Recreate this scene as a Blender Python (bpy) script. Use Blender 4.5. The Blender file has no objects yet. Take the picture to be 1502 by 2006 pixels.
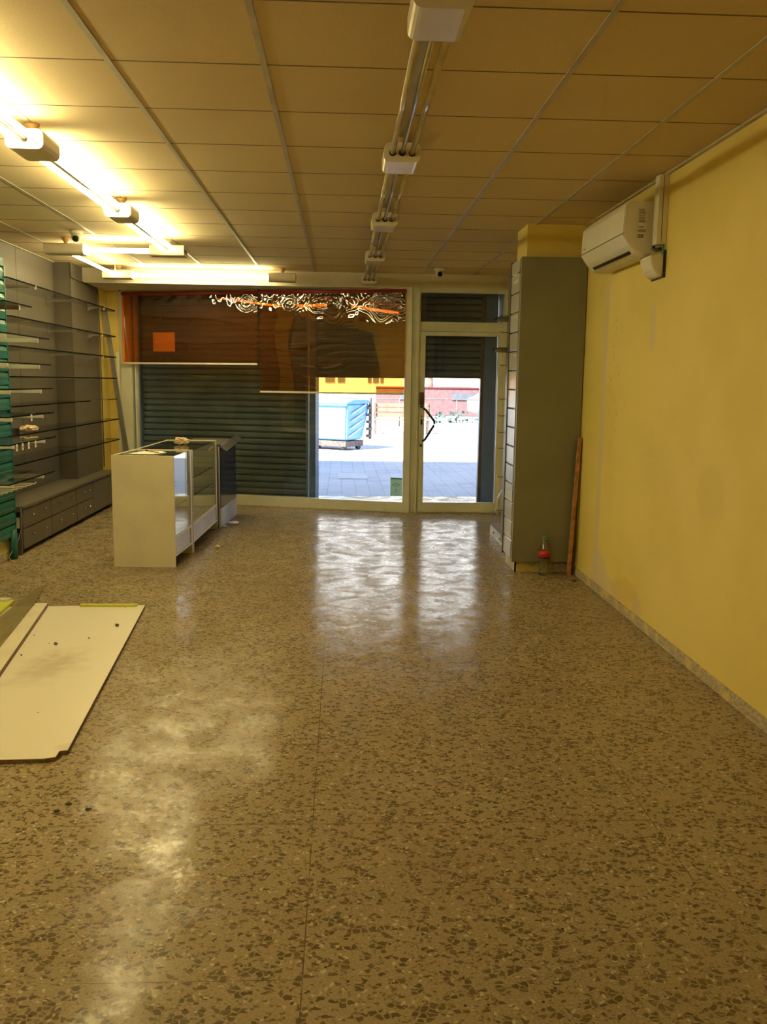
import bpy, bmesh, math, random
from math import pi, sin, cos, atan2, radians
from mathutils import Matrix, Vector
S = bpy.context.scene
COL = S.collection
random.seed(5)

# ------------------------------------------------------------------ camera
H = 1.505
FPX = 1734.4
PITCH, YAW, ROLL = .14522, .04794, .013144
fw = Vector((sin(YAW) * cos(PITCH), cos(YAW) * cos(PITCH), -sin(PITCH)))
rt = Vector((cos(YAW), -sin(YAW), 0))
up = rt.cross(fw)
r2 = cos(ROLL) * rt + sin(ROLL) * up
u2 = -sin(ROLL) * rt + cos(ROLL) * up
cd = bpy.data.cameras.new('camera')
cam = bpy.data.objects.new('camera', cd)
COL.objects.link(cam)
Mc = Matrix((r2, u2, -fw)).transposed().to_4x4()
Mc.translation = (0, 0, H)
cam.matrix_world = Mc
cd.sensor_fit = 'VERTICAL'
cd.sensor_height = 24
cd.lens = 24 * FPX / 2006
cd.clip_end = 500
cd.clip_start = .05
S.camera = cam

# ------------------------------------------------------------------ world, sun, exposure
LAMP = (1.0, .85, .41)
LAMP_STRENGTH = 51.0
w = bpy.data.worlds.new('sky')
S.world = w
w.use_nodes = True
wb = w.node_tree.nodes['Background']
wb.inputs[0].default_value = (.38, .57, 1.0, 1)
wb.inputs[1].default_value = 2.4
sd = bpy.data.lights.new('sun', 'SUN')
sd.energy = 34
sd.angle = radians(.6)
sd.color = (1, .95, .86)
sun = bpy.data.objects.new('sun', sd)
COL.objects.link(sun)
_el, _az = radians(46), radians(42)
sdir = Vector((sin(_az) * cos(_el), cos(_az) * cos(_el), -sin(_el)))
sun.rotation_euler = sdir.to_track_quat('-Z', 'Y').to_euler()
sun.location = (0, 0, 30)
S.view_settings.view_transform = 'Standard'
S.view_settings.look = 'None'
S.view_settings.gamma = 1
S.view_settings.use_curve_mapping = False
S.view_settings.exposure = 0
S.cycles.transparent_max_bounces = 24
S.cycles.max_bounces = 10
S.cycles.diffuse_bounces = 6
S.cycles.sample_clamp_indirect = 6

# ------------------------------------------------------------------ materials
def lin(c):
    return tuple(((v / 255 + .055) / 1.055) ** 2.4 if v > 10 else v / 255 / 12.92 for v in c)

class NT:
    def __init__(s, name):
        s.m = bpy.data.materials.new(name)
        s.m.use_nodes = True
        s.t = s.m.node_tree
        s.b = s.t.nodes['Principled BSDF']
        s.o = s.t.nodes['Material Output']
    def n(s, ty, **k):
        x = s.t.nodes.new(ty)
        for a, v in k.items():
            setattr(x, a, v)
        return x
    def l(s, a, b):
        s.t.links.new(a, b)
    def math(s, op, a, b=None, c=None, clamp=False):
        x = s.n('ShaderNodeMath', operation=op, use_clamp=clamp)
        for i, v in enumerate((a, b, c)):
            if v is None: continue
            if isinstance(v, (int, float)): x.inputs[i].default_value = v
            else: s.l(v, x.inputs[i])
        return x.outputs[0]
    def pos(s):
        return s.n('ShaderNodeNewGeometry').outputs['Position']
    def obj(s):
        return s.n('ShaderNodeTexCoord').outputs['Object']
    def mapping(s, v, scale=(1, 1, 1), rot=(0, 0, 0)):
        x = s.n('ShaderNodeMapping')
        s.l(v, x.inputs[0]); x.inputs['Scale'].default_value = scale; x.inputs['Rotation'].default_value = rot
        return x.outputs[0]
    def noise(s, v, scale, detail=3, dist=0):
        x = s.n('ShaderNodeTexNoise')
        s.l(v, x.inputs['Vector']); x.inputs['Scale'].default_value = scale
        x.inputs['Detail'].default_value = detail; x.inputs['Distortion'].default_value = dist
        return x.outputs['Fac']
    def ramp(s, f, a, b, lo=0., hi=1.):
        x = s.n('ShaderNodeMapRange')
        x.interpolation_type = 'SMOOTHSTEP'
        s.l(f, x.inputs[0])
        for i, v in zip((1, 2, 3, 4), (a, b, lo, hi)): x.inputs[i].default_value = v
        return x.outputs[0]
    def mix(s, f, a, b, mode='MIX'):
        x = s.n('ShaderNodeMix', data_type='RGBA', blend_type=mode)
        for i, v in ((0, f), (6, a), (7, b)):
            if isinstance(v, (int, float)): x.inputs[i].default_value = v
            elif isinstance(v, tuple): x.inputs[i].default_value = (*v[:3], 1)
            else: s.l(v, x.inputs[i])
        return x.outputs[2]
    def color(s, v):
        if isinstance(v, tuple): s.b.inputs['Base Color'].default_value = (*v[:3], 1)
        else: s.l(v, s.b.inputs['Base Color'])
    def bump(s, h, strength=.2, dist=.002):
        x = s.n('ShaderNodeBump'); x.inputs['Strength'].default_value = strength
        x.inputs['Distance'].default_value = dist
        s.l(h, x.inputs['Height']); s.l(x.outputs[0], s.b.inputs['Normal'])
    def set(s, rough=None, metal=None, spec=None, coat=None):
        if rough is not None:
            if isinstance(rough, (int, float)): s.b.inputs['Roughness'].default_value = rough
            else: s.l(rough, s.b.inputs['Roughness'])
        if metal is not None: s.b.inputs['Metallic'].default_value = metal
        if spec is not None: s.b.inputs['Specular IOR Level'].default_value = spec
        if coat is not None: s.b.inputs['Coat Weight'].default_value = coat

def plain(name, c, rough=.5, metal=0, var=.12, scale=6, bump=0.0, spec=None):
    N = NT(name)
    v = N.obj()
    f = N.noise(v, scale, 4)
    N.color(N.mix(N.ramp(f, .3, .7), tuple(x * (1 - var) for x in c), tuple(min(1, x * (1 + var)) for x in c)))
    N.set(rough, metal, spec)
    if bump: N.bump(N.noise(v, scale * 25, 3), bump, .001)
    return N.m

def emit(name, c, strength):
    N = NT(name)
    N.b.inputs['Emission Color'].default_value = (*c, 1)
    N.b.inputs['Emission Strength'].default_value = strength
    N.color((.8, .8, .8))
    return N.m

def glass(name, tint, rough=.02, refl=1.0, bumpf=None, ior=1.5, alpha_tint=None):
    """thin pane: tinted see-through plus a Fresnel reflection"""
    N = NT(name)
    tr = N.n('ShaderNodeBsdfTransparent'); tr.inputs[0].default_value = (*tint, 1)
    gl = N.n('ShaderNodeBsdfGlossy'); gl.inputs['Roughness'].default_value = rough
    fr = N.n('ShaderNodeFresnel')
    geo = N.n('ShaderNodeNewGeometry')
    N.l(N.math('ADD', N.math('MULTIPLY', geo.outputs['Backfacing'], 1 / ior - ior), ior), fr.inputs[0])
    if bumpf:
        bm = N.n('ShaderNodeBump'); bm.inputs['Strength'].default_value = bumpf[0]; bm.inputs['Distance'].default_value = bumpf[1]
        N.l(N.noise(N.mapping(N.obj(), (1, 1, 1)), bumpf[2], 2, .6), bm.inputs['Height'])
        N.l(bm.outputs[0], gl.inputs['Normal'])
    mx = N.n('ShaderNodeMixShader')
    N.l(N.math('MULTIPLY', fr.outputs[0], refl, clamp=True), mx.inputs[0])
    N.l(tr.outputs[0], mx.inputs[1]); N.l(gl.outputs[0], mx.inputs[2])
    N.l(mx.outputs[0], N.o.inputs['Surface'])
    return N.m

def veil(name, tint, dcol, dmix, refl, ior=1.5, rough=.012):
    """thin film: see-through tint, some milky scatter and a Fresnel reflection"""
    N = NT(name)
    tr = N.n('ShaderNodeBsdfTransparent'); tr.inputs[0].default_value = (*tint, 1)
    df = N.n('ShaderNodeBsdfDiffuse'); df.inputs[0].default_value = (*dcol, 1)
    tl = N.n('ShaderNodeBsdfTranslucent'); tl.inputs[0].default_value = (*dcol, 1)
    gl = N.n('ShaderNodeBsdfGlossy'); gl.inputs['Roughness'].default_value = rough
    fr = N.n('ShaderNodeFresnel'); geo = N.n('ShaderNodeNewGeometry')
    N.l(N.math('ADD', N.math('MULTIPLY', geo.outputs['Backfacing'], 1 / ior - ior), ior), fr.inputs[0])
    m0 = N.n('ShaderNodeMixShader'); m0.inputs[0].default_value = .35
    N.l(df.outputs[0], m0.inputs[1]); N.l(tl.outputs[0], m0.inputs[2])
    m1 = N.n('ShaderNodeMixShader'); m1.inputs[0].default_value = dmix
    N.l(tr.outputs[0], m1.inputs[1]); N.l(m0.outputs[0], m1.inputs[2])
    m2 = N.n('ShaderNodeMixShader'); N.l(N.math('MULTIPLY', fr.outputs[0], refl, clamp=True), m2.inputs[0])
    N.l(m1.outputs[0], m2.inputs[1]); N.l(gl.outputs[0], m2.inputs[2])
    N.l(m2.outputs[0], N.o.inputs['Surface'])
    return N.m

def floor_mat():
    N = NT('terrazzo')
    p = N.pos()
    sx = N.n('ShaderNodeSeparateXYZ'); N.l(p, sx.inputs[0])
    wv = N.n('ShaderNodeTexNoise'); N.l(p, wv.inputs[0]); wv.inputs['Scale'].default_value = 45; wv.inputs['Detail'].default_value = 1
    off = N.n('ShaderNodeVectorMath', operation='MULTIPLY_ADD')
    N.l(wv.outputs['Color'], off.inputs[0]); off.inputs[1].default_value = (.018, .018, 0); N.l(p, off.inputs[2])
    def chips(scale, sc, thr_e, dens, rot):
        mp = N.mapping(off.outputs[0], sc, (0, 0, rot))
        v = N.n('ShaderNodeTexVoronoi', voronoi_dimensions='2D', feature='DISTANCE_TO_EDGE'); N.l(mp, v.inputs['Vector']); v.inputs['Scale'].default_value = scale
        c = N.n('ShaderNodeTexVoronoi', voronoi_dimensions='2D', feature='F1'); N.l(mp, c.inputs['Vector']); c.inputs['Scale'].default_value = scale
        cs = N.n('ShaderNodeSeparateColor'); N.l(c.outputs['Color'], cs.inputs[0])
        m = N.math('MULTIPLY', N.ramp(v.outputs[0], thr_e, thr_e + .035), N.math('LESS_THAN', cs.outputs[0], dens))
        return m, cs.outputs[1], cs.outputs[2]
    big = N.noise(p, .9, 3)
    base = N.mix(N.ramp(big, .35, .65), (.245, .19, .112), (.295, .232, .138))
    fine = N.noise(p, 130, 3)
    base = N.mix(N.ramp(fine, .35, .7), base, (.36, .29, .18))
    m1, a1, b1 = chips(50, (1, 1.15, 1), .09, .31, .3)
    m2, a2, b2 = chips(85, (1, 1.2, 1), .14, .24, .9)
    m3, a3, b3 = chips(60, (1.2, 1, 1), .2, .10, .1)
    cc = N.mix(a1, (.075, .055, .028), (.15, .115, .06))
    c = N.mix(N.math('MULTIPLY', m1, .92), base, cc)
    c = N.mix(N.math('MULTIPLY', m2, .8), c, N.mix(a2, (.10, .075, .04), (.19, .14, .075)))
    c = N.mix(N.math('MULTIPLY', m3, .6), c, (.58, .50, .36))
    # seams between the 40 cm slabs: faint everywhere, open and dark along some
    def per(coord, o, width):
        f = N.math('ABSOLUTE', N.math('SUBTRACT', N.math('FRACT', N.math('ADD', N.math('DIVIDE', N.math('SUBTRACT', coord, o), .4025), 100.5)), .5))
        return N.math('LESS_THAN', f, width / .4025)
    x, y = sx.outputs[0], sx.outputs[1]
    g1 = N.math('MAXIMUM', per(x, -.092, .0009), per(y, 2.86, .0009))
    gm = N.math('MULTIPLY', g1, N.ramp(N.noise(p, 2.2, 2), .45, .6, .05, .6))
    def seg(c1, v, c2, lo, hi, wd=.0016):
        a = N.math('LESS_THAN', N.math('ABSOLUTE', N.math('SUBTRACT', c1, v)), wd)
        b = N.math('MULTIPLY', N.math('GREATER_THAN', c2, lo), N.math('LESS_THAN', c2, hi))
        return N.math('MULTIPLY', a, b)
    s = None
    for q in ((x, -.092, y, 1.0, 9.95), (y, 2.062, x, -.72, -.092), (y, 2.866, x, -1.0, 1.09), (y, 4.47, x, .3, .8), (y, 5.69, x, .2, 1.1),
              (y, 6.09, x, -.8, -.1), (x, 1.09, y, 2.5, 3.6), (y, 7.3, x, -.1, .6), (x, 1.09, y, 5.0, 5.9)):
        g = seg(*q)
        s = g if s is None else N.math('MAXIMUM', s, g)
    s = N.math('MULTIPLY', s, N.ramp(N.noise(p, 7, 2), .3, .5, .35, .95))
    c = N.mix(N.math('MAXIMUM', s, gm), c, (.10, .075, .05))
    # grime: brownish dirt patches and small specks
    c = N.mix(N.ramp(N.noise(p, .55, 4), .5, .75, 0, .35), c, (.24, .17, .10))
    vs = N.n('ShaderNodeTexVoronoi', voronoi_dimensions='2D'); N.l(p, vs.inputs['Vector']); vs.inputs['Scale'].default_value = 6
    c = N.mix(N.math('LESS_THAN', vs.outputs['Distance'], .024), c, (.06, .045, .03))
    N.color(c)
    N.set(.8, 0, 0.0)
    bm = N.n('ShaderNodeBump'); bm.inputs['Strength'].default_value = .22; bm.inputs['Distance'].default_value = .003
    N.l(N.math('ADD', N.noise(p, 32, 4, .5), N.math('MULTIPLY', N.noise(p, 75, 3), .35)), bm.inputs['Height'])
    gl = N.n('ShaderNodeBsdfGlossy')
    rn = N.noise(p, 2.6, 5, .8)
    N.l(N.ramp(rn, .3, .7, .13, .24), gl.inputs['Roughness']); N.l(bm.outputs[0], gl.inputs['Normal'])
    fr = N.n('ShaderNodeFresnel'); fr.inputs[0].default_value = 1.5; N.l(bm.outputs[0], fr.inputs['Normal'])
    # polish: worn and polished patches reflect differently
    k = N.math('MULTIPLY', N.ramp(N.noise(p, 6.5, 6, .6), .34, .66, .26, .78), N.ramp(N.noise(p, 38, 4), .35, .65, .6, 1.2))
    mx = N.n('ShaderNodeMixShader')
    N.l(N.math('MULTIPLY', fr.outputs[0], k, clamp=True), mx.inputs[0])
    N.l(N.b.outputs[0], mx.inputs[1]); N.l(gl.outputs[0], mx.inputs[2]); N.l(mx.outputs[0], N.o.inputs['Surface'])
    return N.m

def ceiling_mat():
    N = NT('ceiling_board')
    p = N.pos()
    f = N.noise(p, 170, 3); g = N.noise(p, .8, 2)
    c = N.mix(N.ramp(f, .3, .7), (.57, .455, .27), (.67, .54, .335))
    N.color(N.mix(N.ramp(g, .4, .6), c, (.59, .47, .29)))
    N.set(.95, 0, .2); N.bump(f, .35, .002)
    return N.m

def yellow_wall_mat():
    N = NT('yellow_paint')
    p = N.pos()
    sx = N.n('ShaderNodeSeparateXYZ'); N.l(p, sx.inputs[0])
    y, z = sx.outputs[1], sx.outputs[2]
    nz = N.noise(p, 4, 4); n2 = N.noise(p, 22, 4)
    base = N.mix(N.ramp(N.noise(p, 1.1, 3), .35, .65), (.70, .56, .15), (.76, .61, .19))
    wob = N.math('MULTIPLY', N.math('SUBTRACT', nz, .5), .16)
    fill = (.62, .52, .36)
    def spot(yc, ry, zc, rz, soft=.25):
        a = N.math('DIVIDE', N.math('ADD', N.math('SUBTRACT', y, yc), wob), ry)
        b = N.math('DIVIDE', N.math('ADD', N.math('SUBTRACT', z, zc), wob), rz)
        d = N.math('SQRT', N.math('ADD', N.math('MULTIPLY', a, a), N.math('MULTIPLY', b, b)))
        return N.ramp(d, 1 - soft, 1 + soft, 1, 0)
    def strip(yc, hw, z0, z1):
        a = N.ramp(N.math('ABSOLUTE', N.math('SUBTRACT', y, yc)), hw * .8, hw * 1.3, 1, 0)
        b = N.math('MULTIPLY', N.ramp(z, z0 - .05, z0 + .05), N.ramp(z, z1 - .08, z1 + .08, 1, 0))
        return N.math('MULTIPLY', a, b)
    c = base
    for m, k in ((strip(6.36, .045, .1, 2.2), .75), (spot(6.28, .2, .12, .18), .7), (spot(6.0, .28, .08, .1), .6),
                 (strip(5.40, .045, 1.72, 2.0), .6), (spot(5.42, .08, .10, .09), .7)):
        c = N.mix(N.math('MULTIPLY', m, k), c, fill)
    c = N.mix(N.math('MULTIPLY', spot(5.66, .3, .13, .11), .5), c, (.62, .42, .12))
    c = N.mix(N.math('MULTIPLY', N.math('MULTIPLY', spot(6.12, .14, 1.55, .45), N.ramp(n2, .55, .7)), .4), c, (.45, .36, .13))
    c = N.mix(N.math('MULTIPLY', spot(4.4, .18, .95, .14), .14), c, (.4, .32, .14))
    N.color(c)
    N.set(.62, 0, .35); N.bump(N.noise(p, 60, 4), .12, .002)
    return N.m

def base_mat():
    N = NT('worn_terrazzo_skirting')
    p = N.pos()
    n = N.noise(p, 9, 5, .4); f = N.noise(p, 60, 4)
    c = N.mix(N.ramp(f, .35, .65), (.30, .24, .17), (.52, .44, .33))
    c = N.mix(N.ramp(n, .5, .62), c, (.60, .48, .17))
    N.color(c); N.set(.5); N.bump(f, .2, .002)
    return N.m

def shutter_mat():
    N = NT('shutter_slate')
    v = N.obj()
    c = N.mix(N.ramp(N.noise(v, 3, 4), .35, .7), (.085, .105, .10), (.13, .155, .14))
    N.color(c); N.set(.42, 0, .5); N.bump(N.noise(v, 40, 3), .1, .002)
    return N.m

def pavement_mat():
    N = NT('pavement')
    p = N.pos()
    b = N.n('ShaderNodeTexBrick'); N.l(p, b.inputs['Vector']); b.offset = 0
    b.inputs['Scale'].default_value = 1; b.inputs['Brick Width'].default_value = .2; b.inputs['Row Height'].default_value = .2
    b.inputs['Mortar Size'].default_value = .008
    b.inputs['Color1'].default_value = (.36, .35, .35, 1); b.inputs['Color2'].default_value = (.44, .42, .42, 1); b.inputs['Mortar'].default_value = (.26, .25, .25, 1)
    N.color(N.mix(N.ramp(N.noise(p, .8, 3), .35, .65, 0, .5), b.outputs[0], (.50, .47, .46)))
    N.set(.7)
    return N.m

def chip_board_mat():
    N = NT('cream_melamine')
    v = N.obj(); n = N.noise(v, 2.2, 4, .5); f = N.noise(v, 40, 3)
    c = N.mix(N.ramp(n, .58, .72, 0, .45), (.80, .74, .60), (.55, .47, .36))
    p = N.pos(); ps = N.n('ShaderNodeVectorMath', operation='SUBTRACT'); N.l(p, ps.inputs[0]); ps.inputs[1].default_value = (-1.50, 4.55, 0)
    ln = N.n('ShaderNodeVectorMath', operation='LENGTH'); N.l(N.mapping(ps.outputs[0], (4.5, 2.6, 0)), ln.inputs[0])
    sm = N.math('MULTIPLY', N.ramp(N.math('ADD', ln.outputs['Value'], N.noise(v, 9, 4)), .7, 1.5, .6, 0), N.ramp(N.noise(v, 14, 4), .3, .6, .4, 1))
    c = N.mix(sm, c, (.42, .34, .24))
    vs = N.n('ShaderNodeTexVoronoi'); N.l(v, vs.inputs['Vector']); vs.inputs['Scale'].default_value = 7
    c = N.mix(N.math('LESS_THAN', vs.outputs['Distance'], .05), c, (.25, .19, .12))
    N.color(c); N.set(.32); N.bump(f, .05, .001)
    return N.m

M = dict(
    floor=floor_mat(), ceil=ceiling_mat(), yellow=yellow_wall_mat(), skirt=base_mat(), shutter=shutter_mat(), pave=pavement_mat(), melamine=chip_board_mat(),
    rail=plain('ceiling_rail_paint', (.42, .38, .31), .45), seam=plain('dark_seam_line', (.16, .13, .09), .9),
    soffit=plain('soffit_paint', (.62, .56, .42), .7, var=.05),
    grey=plain('grey_laminate', (.125, .108, .085), .5, var=.05, scale=3), dgrey=plain('dark_grey_laminate', (.10, .088, .07), .42, var=.06, scale=3),
    olive=plain('grey_board_laminate', (.20, .195, .135), .5, var=.07, scale=2),
    slat=plain('grey_slatwall', (.40, .40, .39), .28, var=.05), black=plain('black_plastic', (.02, .02, .02), .4),
    teal=plain('teal_slatwall', (.02, .15, .13), .38, var=.15), cream=plain('cream_lacquered_aluminium', (.64, .64, .52), .35, var=.05),
    white=plain('white_plastic', (.74, .70, .60), .38, var=.03), case=plain('case_laminate', (.72, .66, .50), .38, var=.06, scale=4),
    housing=plain('lamp_housing', (.70, .64, .52), .25, var=.03), cone=plain('hanger_cone', (.55, .36, .14), .5),
    chrome=plain('chrome', (.75, .75, .73), .15, 1, var=.03), alu=plain('aluminium', (.55, .54, .52), .3, 1),
    red=plain('red_roller', (.30, .025, .02), .35), redfilm=plain('orange_tape', (.75, .2, .03), .5),
    slate=plain('slate_metal', (.10, .16, .25), .45), wood=plain('rough_brown_wood', (.42, .20, .09), .7, var=.35, scale=14, bump=.3),
    dwood=plain('dark_brown_wood', (.12, .07, .045), .6, var=.3, scale=14, bump=.2), edge=plain('raw_chipboard_edge', (.17, .11, .055), .85, var=.3, scale=60),
    lime=plain('lime_yellow_paint', (.55, .55, .05), .5, var=.12), paper=plain('paper', (.85, .82, .74), .8, var=.03),
    orange=plain('orange_paper', (.95, .33, .04), .8, var=.03), green=plain('pale_green_print', (.42, .56, .45), .7, var=.05),
    dgreen=plain('dark_green_ink', (.12, .24, .17), .7), navy=plain('navy_cloth', (.03, .04, .10), .7, scale=30), brown=plain('brown_lock_metal', (.10, .055, .04), .4),
    lightgrey=plain('pale_grey_kickboard', (.58, .57, .58), .4), vblue=plain('bin_blue_plastic', (.17, .40, .80), .5),
    darkmetal=plain('dark_rusty_metal', (.12, .09, .08), .6, scale=20, var=.4), bench=plain('bench_timber', (.26, .155, .10), .6, var=.2), bark=plain('bark', (.30, .13, .10), .9, var=.3, scale=12),
    stucco=plain('pale_stucco', (.88, .86, .82), .9), pink=plain('pink_facade', (.15, .085, .09), .9), window=plain('window_dark', (.10, .12, .15), .2),
    leaf=plain('leaf', (.05, .10, .08), .7, var=.4, scale=8), road=plain('asphalt', (.30, .30, .30), .9), car=plain('white_car_paint', (.8, .8, .8), .2),
    concrete=plain('concrete', (.5, .48, .45), .8), blueposter=plain('blue_poster', (.03, .28, .55), .5), violet=plain('violet_poster', (.20, .08, .28), .5),
    redlabel=plain('red_label', (.62, .03, .04), .4), cap=plain('green_cap', (.10, .32, .30), .4), lens=plain('dark_lens', (.012, .012, .012), .1),
    ink=plain('grey_ink', (.22, .18, .11), .7), tag=plain('tag_card', (.78, .74, .62), .6), kraft=plain('crumpled_tissue', (.72, .56, .38), .8),
    cable=plain('cable', (.10, .10, .10), .5),
    lit=emit('lit_tube', LAMP, LAMP_STRENGTH), off=plain('unlit_tube', (.50, .43, .30), .12),
    pane=glass('window_pane', (.93, .95, .95), .0, 1.0), shelfglass=glass('shelf_glass', (.985, .99, .985), .02, 1.0),
    caseglass=glass('case_glass', (.95, .97, .95), .0, 1.35), shelfedge=plain('glass_edge', (.004, .006, .005), .9, spec=.05),
    mirror=plain('mirror', (.72, .75, .68), .03, 1, var=.0), film=veil('amber_film', (.74, .33, .06), (.42, .15, .04), .10, 2.2),
    pet=glass('clear_bottle', (.84, .92, .90), .05, 4.0), sheet=veil('floor_sheet', (.9, .88, .75), (.55, .46, .27), .5, 1.0), notice=veil('notice_film', (.55, .72, .6), (.55, .72, .58), .75, .6), jointw=veil('joint_silicone', (.9, .9, .9), (.6, .58, .5), .5, .3),
)

# ------------------------------------------------------------------ builders
WM = {}
class MB:
    """collects shapes given in world (or frame) coordinates and links them as one mesh object"""
    def __init__(s, frame=None):
        s.bm = bmesh.new(); s.f = frame; s.mats = []
    def mi(s, m):
        m = M[m] if isinstance(m, str) else m
        if m not in s.mats: s.mats.append(m)
        return s.mats.index(m)
    def box(s, x0, y0, z0, x1, y1, z1, bev=0, mat=None, seg=2):
        b = bmesh.new()
        bmesh.ops.create_cube(b, size=1)
        bmesh.ops.transform(b, matrix=Matrix.Translation(((x0 + x1) / 2, (y0 + y1) / 2, (z0 + z1) / 2)) @ Matrix.Diagonal((abs(x1 - x0), abs(y1 - y0), abs(z1 - z0), 1)), verts=b.verts)
        if bev: bmesh.ops.bevel(b, geom=b.edges[:], offset=bev, segments=seg, affect='EDGES', clamp_overlap=True)
        s.add(b, mat); return s
    def add(s, b, mat=None, mtx=None):
        if mtx: bmesh.ops.transform(b, matrix=mtx, verts=b.verts)
        k = s.mi(mat) if mat is not None else 0
        mp = {}
        for v in b.verts: mp[v] = s.bm.verts.new(v.co)
        for f in b.faces:
            try: nf = s.bm.faces.new([mp[v] for v in f.verts])
            except ValueError: continue
            nf.material_index = k; nf.smooth = f.smooth
        b.free()
    def prism(s, pts, axis, a, b_, mat=None, smooth=False, bev=0):
        """pts: outline in the two other axes (cyclic order x,y,z without axis)"""
        b = bmesh.new()
        def mk(p, t):
            if axis == 0: return (t, p[0], p[1])
            if axis == 1: return (p[0], t, p[1])
            return (p[0], p[1], t)
        A = [b.verts.new(mk(p, a)) for p in pts]; B = [b.verts.new(mk(p, b_)) for p in pts]
        b.faces.new(A[::-1]); b.faces.new(B)
        for i in range(len(pts)):
            f = b.faces.new((A[i], A[(i + 1) % len(pts)], B[(i + 1) % len(pts)], B[i])); f.smooth = smooth
        bmesh.ops.recalc_face_normals(b, faces=b.faces)
        if bev: bmesh.ops.bevel(b, geom=b.edges[:], offset=bev, segments=2, affect='EDGES', clamp_overlap=True)
        s.add(b, mat); return s
    def tube(s, pts, r, n=12, mat=None, caps=True):
        pts = [Vector(p) for p in pts]; b = bmesh.new(); rings = []
        rr = r if isinstance(r, (list, tuple)) else [r] * len(pts)
        for i, p in enumerate(pts):
            d = (pts[min(i + 1, len(pts) - 1)] - pts[max(i - 1, 0)]).normalized()
            a = d.cross(Vector((0, 0, 1)) if abs(d.z) < .9 else Vector((1, 0, 0))).normalized(); c = d.cross(a)
            rings.append([b.verts.new(p + rr[i] * (cos(2 * pi * k / n) * a + sin(2 * pi * k / n) * c)) for k in range(n)])
        for i in range(len(rings) - 1):
            for k in range(n):
                f = b.faces.new((rings[i][k], rings[i][(k + 1) % n], rings[i + 1][(k + 1) % n], rings[i + 1][k])); f.smooth = True
        if caps: b.faces.new(rings[0][::-1]); b.faces.new(rings[-1])
        bmesh.ops.recalc_face_normals(b, faces=b.faces)
        s.add(b, mat); return s
    def lathe(s, c, prof, n=24, mat=None, sx=1, sy=1):
        b = bmesh.new(); rings = []
        for r, z in prof:
            rings.append([b.verts.new((c[0] + sx * r * cos(2 * pi * k / n), c[1] + sy * r * sin(2 * pi * k / n), c[2] + z)) for k in range(n)])
        for i in range(len(rings) - 1):
            for k in range(n):
                f = b.faces.new((rings[i][k], rings[i][(k + 1) % n], rings[i + 1][(k + 1) % n], rings[i + 1][k])); f.smooth = True
        b.faces.new(rings[0][::-1]); b.faces.new(rings[-1])
        bmesh.ops.recalc_face_normals(b, faces=b.faces)
        s.add(b, mat); return s
    def ball(s, c, r, mat=None, n=16, sc=(1, 1, 1)):
        b = bmesh.new(); bmesh.ops.create_uvsphere(b, u_segments=n, v_segments=n // 2 + 2, radius=r)
        for f in b.faces: f.smooth = True
        s.add(b, mat, Matrix.Translation(c) @ Matrix.Diagonal((*sc, 1))); return s
    def quad(s, *p, mat=None):
        b = bmesh.new(); b.faces.new([b.verts.new(q) for q in p]); s.add(b, mat); return s
    def build(s, name, mat=None, parent=None):
        if s.f is not None: bmesh.ops.transform(s.bm, matrix=s.f, verts=s.bm.verts)
        me = bpy.data.meshes.new(name); o = bpy.data.objects.new(name, me)
        if parent is not None:
            W = WM[parent]; bmesh.ops.transform(s.bm, matrix=W.inverted(), verts=s.bm.verts)
            o.parent = parent; WM[o] = W.copy()
        else:
            xs = [v.co for v in s.bm.verts]
            c = Vector(((min(v.x for v in xs) + max(v.x for v in xs)) / 2, (min(v.y for v in xs) + max(v.y for v in xs)) / 2, min(v.z for v in xs)))
            for v in s.bm.verts: v.co -= c
            o.location = c; WM[o] = Matrix.Translation(c)
        s.bm.to_mesh(me); s.bm.free()
        if s.mats:
            for m in s.mats: me.materials.append(m)
            if mat: me.materials[0] = M[mat] if isinstance(mat, str) else mat
        else: me.materials.append(M[mat] if isinstance(mat, str) else mat)
        COL.objects.link(o)
        return o

def tag(o, label=None, cat=None, group=None, kind=None):
    for k, v in (('label', label), ('category', cat), ('group', group), ('kind', kind)):
        if v: o[k] = v
    return o
def thing(name, label, cat, loc, rz=0, group=None):
    o = bpy.data.objects.new(name, None); COL.objects.link(o)
    o.location = loc; o.rotation_euler = (0, 0, rz); o.empty_display_size = .1
    WM[o] = Matrix.Translation(loc) @ Matrix.Rotation(rz, 4, 'Z')
    return tag(o, label, cat, group)
def struct(name, loc=(0, 0, 0)):
    o = bpy.data.objects.new(name, None); COL.objects.link(o); o.location = loc
    WM[o] = Matrix.Translation(loc); o['kind'] = 'structure'; return o
def S_(o): o['kind'] = 'structure'; return o
def frame(loc, rz): return Matrix.Translation(loc) @ Matrix.Rotation(rz, 4, 'Z')
def B(*a, **k): return MB().box(*a, **k)

# ------------------------------------------------------------------ room shell
CZ = 2.724
XR, XL, XL2 = 1.88, -2.79, -3.07
YF = 10.25
S_(MB().quad((-3.4, -3, 0), (2.1, -3, 0), (2.1, 11.75, 0), (-3.4, 11.75, 0)).build('floor', 'floor'))
S_(B(-3.3, -3, CZ, 2.05, YF + .05, CZ + .12).build('ceiling', 'ceil'))
S_(B(XR, -3, 0, XR + .15, YF, CZ).build('wall_right', 'yellow'))
S_(B(-3.3, -3.15, 0, 2.05, -3, CZ).build('wall_back', 'yellow'))
S_(B(XL - .5, -3, 0, XL, 7.5, CZ).build('wall_left', 'yellow'))
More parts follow.
